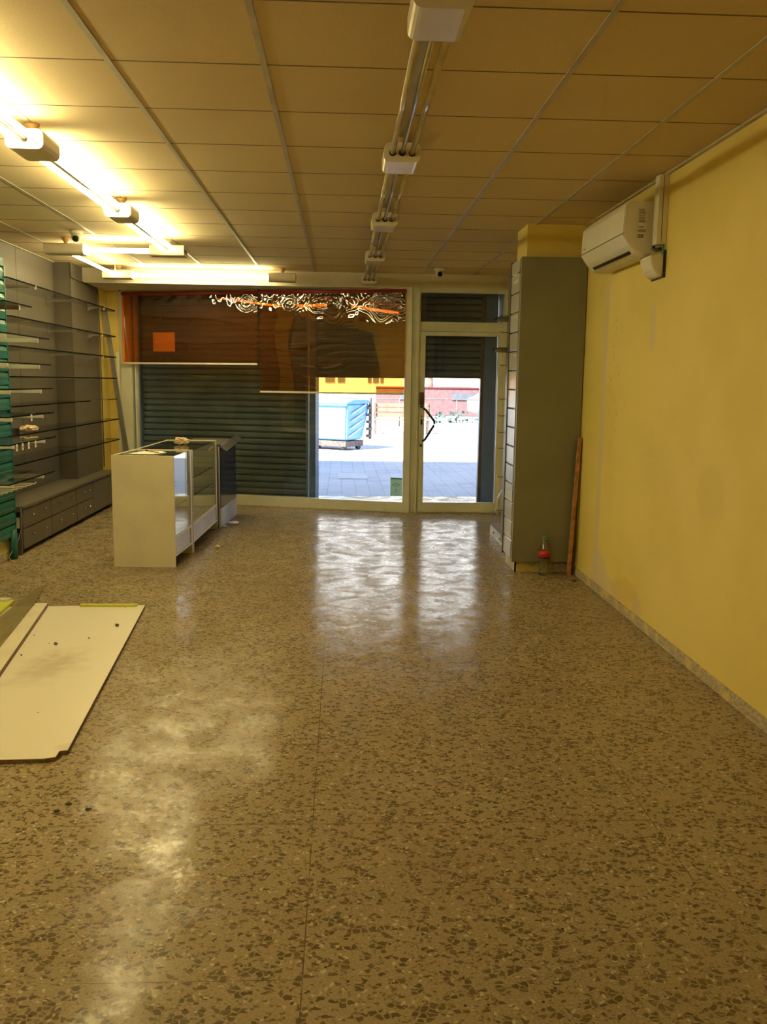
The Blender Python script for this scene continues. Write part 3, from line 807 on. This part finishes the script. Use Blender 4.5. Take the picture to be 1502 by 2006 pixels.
# ------------------------------------------------------------------ boards lying on the floor
t = thing('cream_board', 'large cream melamine board lying on the floor at the left, notched corner', 'board', (-1.7, 4.6, 0))
outline = [(-2.75, 3.28), (-1.318, 3.365), (-1.165, 3.372), (-1.126, 3.388), (-1.128, 3.445), (-1.098, 3.452), (-1.300, 5.80), (-2.10, 5.76), (-2.9, 5.72)]
MB().prism(outline, 2, .001, .018).build('core', 'edge', t)
MB().prism(outline, 2, .0181, .0205).build('face', 'melamine', t)
t = thing('cream_plank', 'narrow cream plank lying on the left part of the large board', 'plank', (-1.9, 4.6, .0207))
o2 = [(-1.70, 3.6), (-1.585, 3.58), (-1.915, 5.73), (-2.0, 5.73)]
o2 = [(-1.70, 3.70), (-1.600, 3.70), (-1.915, 5.735), (-1.99, 5.735)]
MB().prism(o2, 2, .0207, .048).build('core', 'edge', t)
MB().prism(o2, 2, .0481, .0505).build('face', 'case', t)
tag(MB().prism([(-2.05, 3.9), (-1.74, 3.9), (-2.02, 5.76), (-2.14, 6.38), (-2.17, 6.32), (-2.13, 5.3)], 2, .0207, .0225).build('translucent_sheet', 'sheet'), 'pale translucent sheet leaning out beyond the large board on the left', 'sheet')
tag(B(-1.715, 5.752, .0207, -1.345, 5.785, .034, .001).build('lime_batten', 'lime'), 'short lime yellow batten on the far edge of the large cream board', 'batten')
t = thing('wooden_panel_corner', 'lime yellow corner of a wooden piece on the floor at the left frame edge', 'wood piece', (-2.2, 5.5, .027))
MB().prism([(-2.135, 5.40), (-2.04, 5.15), (-2.10, 5.10), (-2.40, 5.83), (-2.17, 5.85)], 2, .027, .042).build('side_rail', 'lime', t)
MB().prism([(-2.62, 5.80), (-2.20, 5.80), (-2.19, 5.86), (-2.62, 5.86)], 2, .0425, .055).build('end_rail', 'cream', t)
for i, (x, y, r, mt) in enumerate(((-1.355, 5.28, .011, 'darkmetal'), (-1.60, 4.90, .010, 'darkmetal'), (-1.78, 5.08, .004, 'darkmetal'), (-1.45, 5.02, .005, 'darkmetal'), (-1.72, 4.70, .005, 'darkmetal'))):
    crumple((x, y, .0206), r, (1, 1, .7), 40 + i, mt, 'debris_crumb', ['dark crumb near the right edge of the large board', 'dark crumb in the middle of the large board', 'tiny speck of dirt near the narrow plank', 'tiny speck of dirt between the two dark crumbs', 'tiny speck of dirt left of the smudge on the board'][i], 'debris')

# ------------------------------------------------------------------ right column cladding
tag(B(1.365, 6.905, .095, 1.875, 6.955, 2.47, .003).build('grey_board', 'olive'), 'tall olive grey board covering the front of the right column', 'board')
t = thing('slatwall_panel', 'narrow light grey slatwall panel on the left side of the right column', 'slatwall', (1.38, 7.1, .1))
m = MB(); z = .117; zs = []
while z < 2.44:
    zt = min(z + .15, 2.47)
    m.prism([(1.405, z), (1.362, z), (1.360, z + .004), (1.360, zt - .012), (1.366, zt - .008), (1.385, zt - .008), (1.385, zt), (1.405, zt)], 1, 6.957, 7.28)
    zs.append(z); z += .15
m.build('slats', 'slat', t)
B(1.352, 7.28, .10, 1.41, 7.31, 2.47).build('dark_edge_strip', 'dgrey', t)  # narrow dark strip just past the far end of the slats
# glass shelves on hooks at its far side
for i, (z, x0, y0) in enumerate(((2.055, 1.30, 7.32), (1.80, 1.29, 7.32))):
    t = thing('glass_shelf', ('upper' if i == 0 else 'lower') + ' small glass shelf behind the grey column beside the door', 'glass shelf', (1.4, 7.6, z), 0, 'small shelves behind the column')
    B(x0, y0, z - .003, 1.43, 7.72, z + .003).build('glass_pane', 'shelfglass', t)
    m = B(x0 - .002, y0, z - .003, x0, 7.72, z + .003); m.box(x0, 7.72, z - .003, 1.43, 7.723, z + .003); m.build('glass_edge', 'shelfedge', t)
    B(x0 + .02, 7.66, z - .026, 1.43, 7.672, z - .004).build('bracket', 'alu', t)
S_(B(1.43, 7.31, .10, 1.45, 7.80, 2.47).build('trim_5', 'dgrey'))
for i, z in enumerate((1.935, 1.665, 1.38, 1.24, 1.10, .965, .72, .43)):
    t = thing('display_hook', ['topmost chrome hook beside the door frame', 'second chrome hook from the top beside the door frame', 'third chrome hook from the top behind the column', 'fourth chrome hook from the top behind the column',
               'fifth chrome hook from the top behind the column', 'sixth chrome hook from the top behind the column', 'second lowest chrome hook behind the column', 'lowest chrome hook behind the column'][i], 'hook', (1.4, 7.5, z), 0, 'chrome display hooks behind the column')
    MB().tube([(1.43, 7.5, z), (1.335, 7.5, z - .004), (1.325, 7.5, z + .006)], .0035, 8).build('prong', 'chrome', t)
    B(1.424, 7.485, z - .02, 1.43, 7.515, z + .012).build('plate', 'chrome', t)
for i, z in enumerate((1.36, 1.31, 1.255, 1.21)):
    crumple((1.415, 7.44, z), .016, (1, 1, 1.1), 60 + i, 'chrome', 'metal_fitting', ['topmost', 'second', 'third', 'lowest'][i] + ' of the small shiny fittings hanging behind the column', 'fitting')
# letters and labels on the slats
for i, (z, n) in enumerate(((2.35, 5), (2.29, 4), (2.02, 5), (1.72, 2), (.64, 3), (.60, 4), (.30, 2))):
    for k in range(n):
        y = 6.99 + k * .052 + (i % 2) * .01
        o = B(1.3575, y, z + .0, 1.3598, y + .026, z + .022).build('slat_label', 'tag')
        tag(o, 'pale label, ' + ['topmost', 'second', 'third', 'fourth', 'fifth', 'sixth', 'lowest'][i] + ' row of the column slatwall, ' + ['first', 'second', 'third', 'fourth', 'fifth'][k] + ' from the right', 'label', 'small labels on the column slatwall')
# low drawer unit beyond the column
t = thing('drawer_cabinet', 'low pale grey cabinet with two knobs behind the right column', 'cabinet', (1.66, 8.3, 0))
m = B(1.515, 7.75, .012, 1.87, 8.76, .105); m.build('body', 'dgrey', t)
B(1.50, 7.75, .0, 1.515, 8.76, .11, .002).build('drawer', 'lightgrey', t)
B(1.495, 7.75, .105, 1.87, 8.77, .118, .002).build('top_board', 'grey', t)
for yy in (8.15, 8.5): MB().ball((1.492, yy, .065), .012, n=10).build('knob', 'chrome', t)
tag(MB().tube([(1.815, 10.12, 0), (1.815, 10.12, .16), (1.82, 10.11, .20), (1.90, 10.05, .38)], .018, 12).build('drain_pipe', 'cream'), 'pale bent pipe standing on the floor at the right foot of the door', 'pipe')

# ------------------------------------------------------------------ air conditioner, duct, sensor
t = thing('air_conditioner', 'white split air conditioner high on the yellow wall', 'air conditioner', (1.77, 5.83, 2.27))
pr = [(1.88, 2.585), (1.70, 2.585), (1.672, 2.572), (1.662, 2.55), (1.658, 2.405), (1.668, 2.375), (1.70, 2.33), (1.745, 2.288), (1.79, 2.276), (1.88, 2.285)]
MB().prism(pr, 1, 5.36, 6.30, bev=.006).build('body', 'white', t)
MB().prism([(1.66, 2.395), (1.70, 2.335), (1.697, 2.332), (1.655, 2.392)], 1, 5.37, 6.29).build('air_flap', 'white', t)
m = MB(); m.box(1.6555, 5.36, 2.3985, 1.66, 6.30, 2.4015); m.build('seam', 'black', t)
MB().prism([(1.722, 2.311), (1.738, 2.297), (1.731, 2.290), (1.714, 2.303)], 1, 5.44, 6.20).build('air_outlet', 'lens', t)
MB().box(1.6555, 6.20, 2.425, 1.6575, 6.235, 2.432).build('badge', 'ink', t)
lb = B(1.74, 5.352, 2.36, 1.79, 5.3545, 2.545).build('rating_label', 'white', t)
m = MB()
rnd = random.Random(2)
for k in range(9):
    z = 2.536 - k * .009
    m.box(1.743, 5.3505, z - .0022, 1.786 - rnd.uniform(0, .008), 5.3518, z + .0022)
m.box(1.745, 5.3505, 2.432, 1.775, 5.3518, 2.439)
for k in range(8): m.box(1.742 + k * .0062, 5.3505, 2.405, 1.7455 + k * .0062, 5.3518, 2.422)
for k in range(4): m.box(1.742 + k * .009, 5.3505, 2.372, 1.749 + k * .009, 5.3518, 2.395)
m.build('print', 'ink', lb)
t = thing('pipe_duct', 'cream trunking from the ceiling to the air conditioner', 'duct', (1.85, 5.29, 2.32))
B(1.822, 5.25, 2.325, 1.88, 5.325, 2.715, .003).build('trunking', 'white', t)
B(1.846, 5.248, 2.33, 1.85, 5.2515, 2.71).build('cover_seam', 'ink', t)
MB().tube([(1.84, 5.33, 2.335), (1.832, 5.335, 2.31), (1.845, 5.30, 2.295), (1.865, 5.27, 2.30)], .011, 10).build('insulated_hose', 'black', t)
t = thing('wall_siren', 'cream shell-shaped alarm cover hanging under the trunking', 'alarm', (1.84, 5.35, 2.14))
sp = [(1.793, 2.262), (1.871, 2.285), (1.871, 2.143), (1.856, 2.141), (1.836, 2.153), (1.815, 2.18), (1.800, 2.215), (1.794, 2.24)]
MB().prism(sp, 1, 5.25, 5.44, bev=.006).build('shell', 'white', t)
MB().prism([(1.8715, 2.29), (1.88, 2.29), (1.88, 2.135), (1.868, 2.135), (1.8715, 2.16)], 1, 5.235, 5.45).build('back_plate', 'black', t)
MB().prism([(1.793, 2.263), (1.868, 2.286), (1.868, 2.290), (1.793, 2.267)], 1, 5.246, 5.44).build('lip', 'chrome', t)
MB().tube([(1.855, 5.27, 2.33), (1.86, 5.245, 2.31), (1.86, 5.24, 2.27)], .007, 8).build('wire', 'cap', t)

# ------------------------------------------------------------------ planks and bottle by the column
MBp = lambda p0, p1, w, d: None
def plank(x0, x1, y, z, w, d, mat, name, label):
    m = MB(); m.prism([(x0, 0.0), (x0 + w, 0.0), (x1 + w, z), (x1, z)], 1, y, y + d, bev=.002)
    return tag(m.build(name, mat), label, 'plank')
plank(1.797, 1.842, 6.835, 1.10, .030, .024, 'wood', 'wooden_batten', 'orange brown wooden batten leaning against the column and yellow wall')
plank(1.828, 1.846, 6.862, 1.095, .030, .02, 'dwood', 'wooden_batten', 'dark brown batten standing behind the orange brown one')
bx, by = 1.612, 6.86
t = thing('plastic_bottle', 'clear plastic drink bottle with red label on the floor by the column', 'bottle', (bx, by, 0))
MB().lathe((bx, by, 0), [(.030, .002), (.040, .008), (.042, .03), (.038, .045), (.042, .06), (.042, .10), (.040, .125), (.042, .14), (.042, .20), (.036, .225), (.022, .26), (.014, .275), (.014, .29)], 24).build('body', 'pet', t)
MB().lathe((bx, by, .148), [(.0425, 0), (.0425, .048)], 24).build('label_band', 'redlabel', t)
MB().lathe((bx, by, .138), [(.0423, 0), (.0423, .0098)], 24).build('label_edge', 'lens', t)
MB().lathe((bx, by, .286), [(.016, 0), (.016, .024), (.013, .027)], 18).build('bottle_cap', 'cap', t)
crumple((1.80, 6.62, .001), .012, (1.5, .6, .4), 70, 'black', 'dark_scrap', 'tiny dark scrap on the floor in front of the leaning battens', 'scrap')
for i, (x, y) in enumerate(((-.965, 3.02), (-.99, 2.97), (-.885, 2.98))):
    crumple((x, y, .001), .006, (1.9, .8, .5), 80 + i, 'black', 'dirt_clump', ['dark dirt clump on the floor at lower left, farthest of three', 'dark dirt clump on the floor at lower left, nearest the camera of three', 'dark dirt clump on the floor at lower left, rightmost of three'][i], 'dirt')

# ------------------------------------------------------------------ outside: street
S_(MB().quad((-40, 10.9, -.03), (50, 10.9, -.03), (50, 30, -.03), (-40, 30, -.03)).build('ground_pavement', 'pave'))
S_(MB().quad((-60, 30, -.04), (80, 30, -.04), (80, 90, -.04), (-60, 90, -.04)).build('ground_road', 'road'))
# the building the shop is in: upper storeys and the facade beside the window
S_(B(-16, -6, 3.0, 16, 11.2, 8.6).build('wall_upper_storeys', 'stucco'))
S_(B(-16, 11.0, -.03, -3.9, 11.2, 3.0).build('wall_facade_left', 'stucco'))
m = B(1.86, 10.35, -.03, 2.1, 11.2, 3.0); m.box(2.1, 11.0, -.03, 16, 11.2, 3.0)
S_(m.build('wall_facade_right', 'slate'))
S_(B(-3.9, 11.4, -.03, -2.95, 11.7, 3.0).build('wall_facade_jamb', 'stucco'))
t = thing('wall_poster', 'violet and blue poster on the outside jamb right of the door', 'poster', (1.855, 11.0, .1))
B(1.852, 10.86, .72, 1.858, 11.15, 1.15).build('upper_sheet', 'violet', t)
B(1.852, 10.86, .10, 1.858, 11.15, .55).build('lower_sheet', 'blueposter', t)
# pavement cover
tag(B(-.06, 14.1, -.029, .42, 14.95, -.022, .002).build('manhole_cover', 'concrete'), 'pale rectangular access cover in the shaded pavement outside', 'cover')
# waste container
FB = frame((.06, 19.95, 0), -radians(33))
t = thing('waste_container', 'large blue wheeled waste container on the sunny pavement', 'waste container', (FB @ Vector((-.6, .5, -.03))).to_tuple(), -radians(33))
b = bmesh.new()
z0, z1 = .20, 1.02
vs = [b.verts.new(v) for v in ((-1.25, .05, z0), (0, .05, z0), (0, .75, z0), (-1.25, .75, z0), (-1.36, -.08, z1), (.11, -.08, z1), (.11, .92, z1), (-1.36, .92, z1))]
for q in ((0, 3, 2, 1), (4, 5, 6, 7), (0, 1, 5, 4), (1, 2, 6, 5), (2, 3, 7, 6), (3, 0, 4, 7)): b.faces.new([vs[i] for i in q])
bmesh.ops.bevel(b, geom=b.edges[:], offset=.03, segments=2, affect='EDGES')
mb = MB(FB); mb.add(b); mb.build('body', 'vblue', t)
MB(FB).prism([(-.12, 1.02), (-.12, 1.05), (.15, 1.11), (.75, 1.11), (.96, 1.05), (.96, 1.02)], 0, -1.40, .14, bev=.01).build('lid', 'vblue', t)
MB(FB).box(-1.38, -.11, .975, .13, -.085, 1.02).build('rim', 'slate', t)
for k in range(4):
    zz = .36 + k * .17
    MB(FB).prism([(.15, zz - .08), (.72, zz + .12), (.72, zz + .15), (.15, zz - .05)], 0, .02 + k * .022, .05 + k * .026).build('side_rib', 'lightgrey', t)
m = MB(FB)
m.box(.10, .86, .2, .16, .92, 1.15, .01)
for k in range(5): m.box(.08, .78, .25 + k * .16, .16, .92, .31 + k * .16, .005)
m.build('lifting_post', 'darkmetal', t)
MB(FB).box(-1.28, .02, .05, .02, .78, .18, .01).build('chassis', 'darkmetal', t)
for (x, y) in ((-.08, .1), (-.08, .7), (-1.17, .1), (-1.17, .7)):
    MB(FB).tube([(x - .03, y, .05), (x + .03, y, .05)], .08, 16).build('wheel', 'black', t)
# bench
t = thing('street_bench', 'wooden slatted bench beyond the waste container', 'bench', (1.6, 26.9, -.03))
for z in (.47, .62, .77): B(.93, 27.05, z, 2.7, 27.09, z + .115, .008).build('back_slat', 'bench', t)
for k in range(3): B(.93, 26.6 + k * .15, .38, 2.7, 26.72 + k * .15, .41, .006).build('seat_slat', 'bench', t)
for x in (1.0, 2.6):
    m = B(x - .03, 26.6, -.03, x + .03, 26.66, .38); m.box(x - .03, 27.0, -.03, x + .03, 27.06, .9); m.box(x - .03, 26.6, .32, x + .03, 27.06, .38)
    m.build('leg', 'darkmetal', t)
# tree trunk with sparse branches
t = thing('street_tree', 'reddish street tree trunk seen through the upper door glass', 'tree', (4.45, 45.0, -.03))
MB().tube([(4.50, 45, -.03), (4.47, 45, 1.0), (4.40, 45, 2.2), (4.42, 45, 5.5)], [.17, .14, .13, .09], 14).build('trunk', 'bark', t)
rnd = random.Random(9); m = MB()
for k in range(26):
    a = rnd.uniform(0, 2 * pi); z = rnd.uniform(1.9, 5.2); L = rnd.uniform(.8, 2.4)
    p0 = Vector((4.41, 45, z)); p1 = p0 + Vector((cos(a) * L, sin(a) * L * .6, rnd.uniform(-.6, .9))); p2 = p1 + Vector((cos(a + .5) * .6, .2, rnd.uniform(-.3, .3)))
    m.tube([p0, p1, p2], [.03, .018, .006], 6)
m.build('branches', 'bark', t)
# railing, hedge, cars, buildings
t = thing('street_railing', 'low railing along the far side of the plaza', 'railing', (5, 31, 0))
MB().tube([(-6, 31, .95), (14, 31, .95)], .02, 8).build('top_rail', 'darkmetal', t)
for k in range(11):
    MB().tube([(-6 + 2 * k, 31, 0), (-6 + 2 * k, 31, .95)], .02, 8).build('post', 'darkmetal', t)
def hedge(x0, x1, y, z, label):
    rnd = random.Random(int(x0 * 10)); b = bmesh.new()
    n = int((x1 - x0) * 70)
    for k in range(n):
        c = Vector((rnd.uniform(x0, x1), y + rnd.uniform(-.4, .4), rnd.uniform(.1, z))); s = .09
        vs = [b.verts.new(c + Vector((rnd.uniform(-s, s), rnd.uniform(-s, s), rnd.uniform(-s, s)))) for _ in range(4)]
        b.faces.new(vs[:3]); b.faces.new(vs[1:])
    t = thing('low_shrub', label, 'shrub', ((x0 + x1) / 2, y, 0)); mb = MB(); mb.add(b); mb.build('foliage', 'leaf', t)
    B(x0, y - .45, -.03, x1, y - .35, .18).build('kerb', 'concrete', t)
hedge(3.2, 4.4, 30.2, .55, 'low shrubs with kerb, left clump seen through the door')
hedge(4.6, 6.4, 30.2, .62, 'low shrubs with kerb, right clump seen through the door')
def car(x, y, rz, mat, label):
    fr = frame((x, y, 0), rz); t = thing('parked_car', label, 'car', (x, y, 0), rz)
    prof = [(-2.1, .3), (2.1, .3), (2.15, .6), (1.9, .8), (1.1, .88), (.5, 1.35), (-1.1, 1.38), (-1.9, .95), (-2.15, .85)]
    MB(fr).prism(prof, 1, -.85, .85, bev=.04).build('body', mat, t)
    MB(fr).prism([(1.0, .9), (.48, 1.28), (-1.05, 1.3), (-1.6, .95)], 1, -.87, .87).build('side_windows', 'window', t)
    for wx in (-1.3, 1.35):
        for wy in (-.8, .8):
            MB(fr).tube([(wx, wy - .1, .3), (wx, wy + .1, .3)], .31, 20).build('wheel', 'black', t)
car(7.6, 38, 0, 'car', 'white parked car beyond the shrubs, seen through the door')
t = thing('pink_wall', 'long low pink wall with dark panels across the street', 'wall', (8, 42, 0))
B(1.6, 42, 0, 16, 42.3, 1.27).build('wall', 'pink', t)
B(1.6, 41.95, 1.27, 16, 42.35, 1.33).build('coping', 'red', t)
for a, b_ in ((2.7, 3.4), (5.2, 6.4), (8, 9.4)): B(a, 41.96, .72, b_, 42.0, 1.02).build('panel', 'window', t)
t = thing('pale_building', 'tall pale apartment building across the street with small windows', 'building', (0, 58, 0))
B(-26, 58, 0, 34, 62, 16).build('wall', 'stucco', t)
for a, b_ in ((-2.6, -2.2), (-1.1, -.5), (-.3, .15), (1.65, 1.86), (1.98, 2.34), (2.46, 2.66)): B(a, 57.93, 1.48, b_, 58.02, 2.04).build('window', 'window', t)
for fl in range(4):
    for k in range(12):
        x = -12 + k * 2.7
        B(x, 57.93, 3.6 + fl * 3.2, x + 1.0, 58.02, 5.0 + fl * 3.2).build('window', 'window', t)
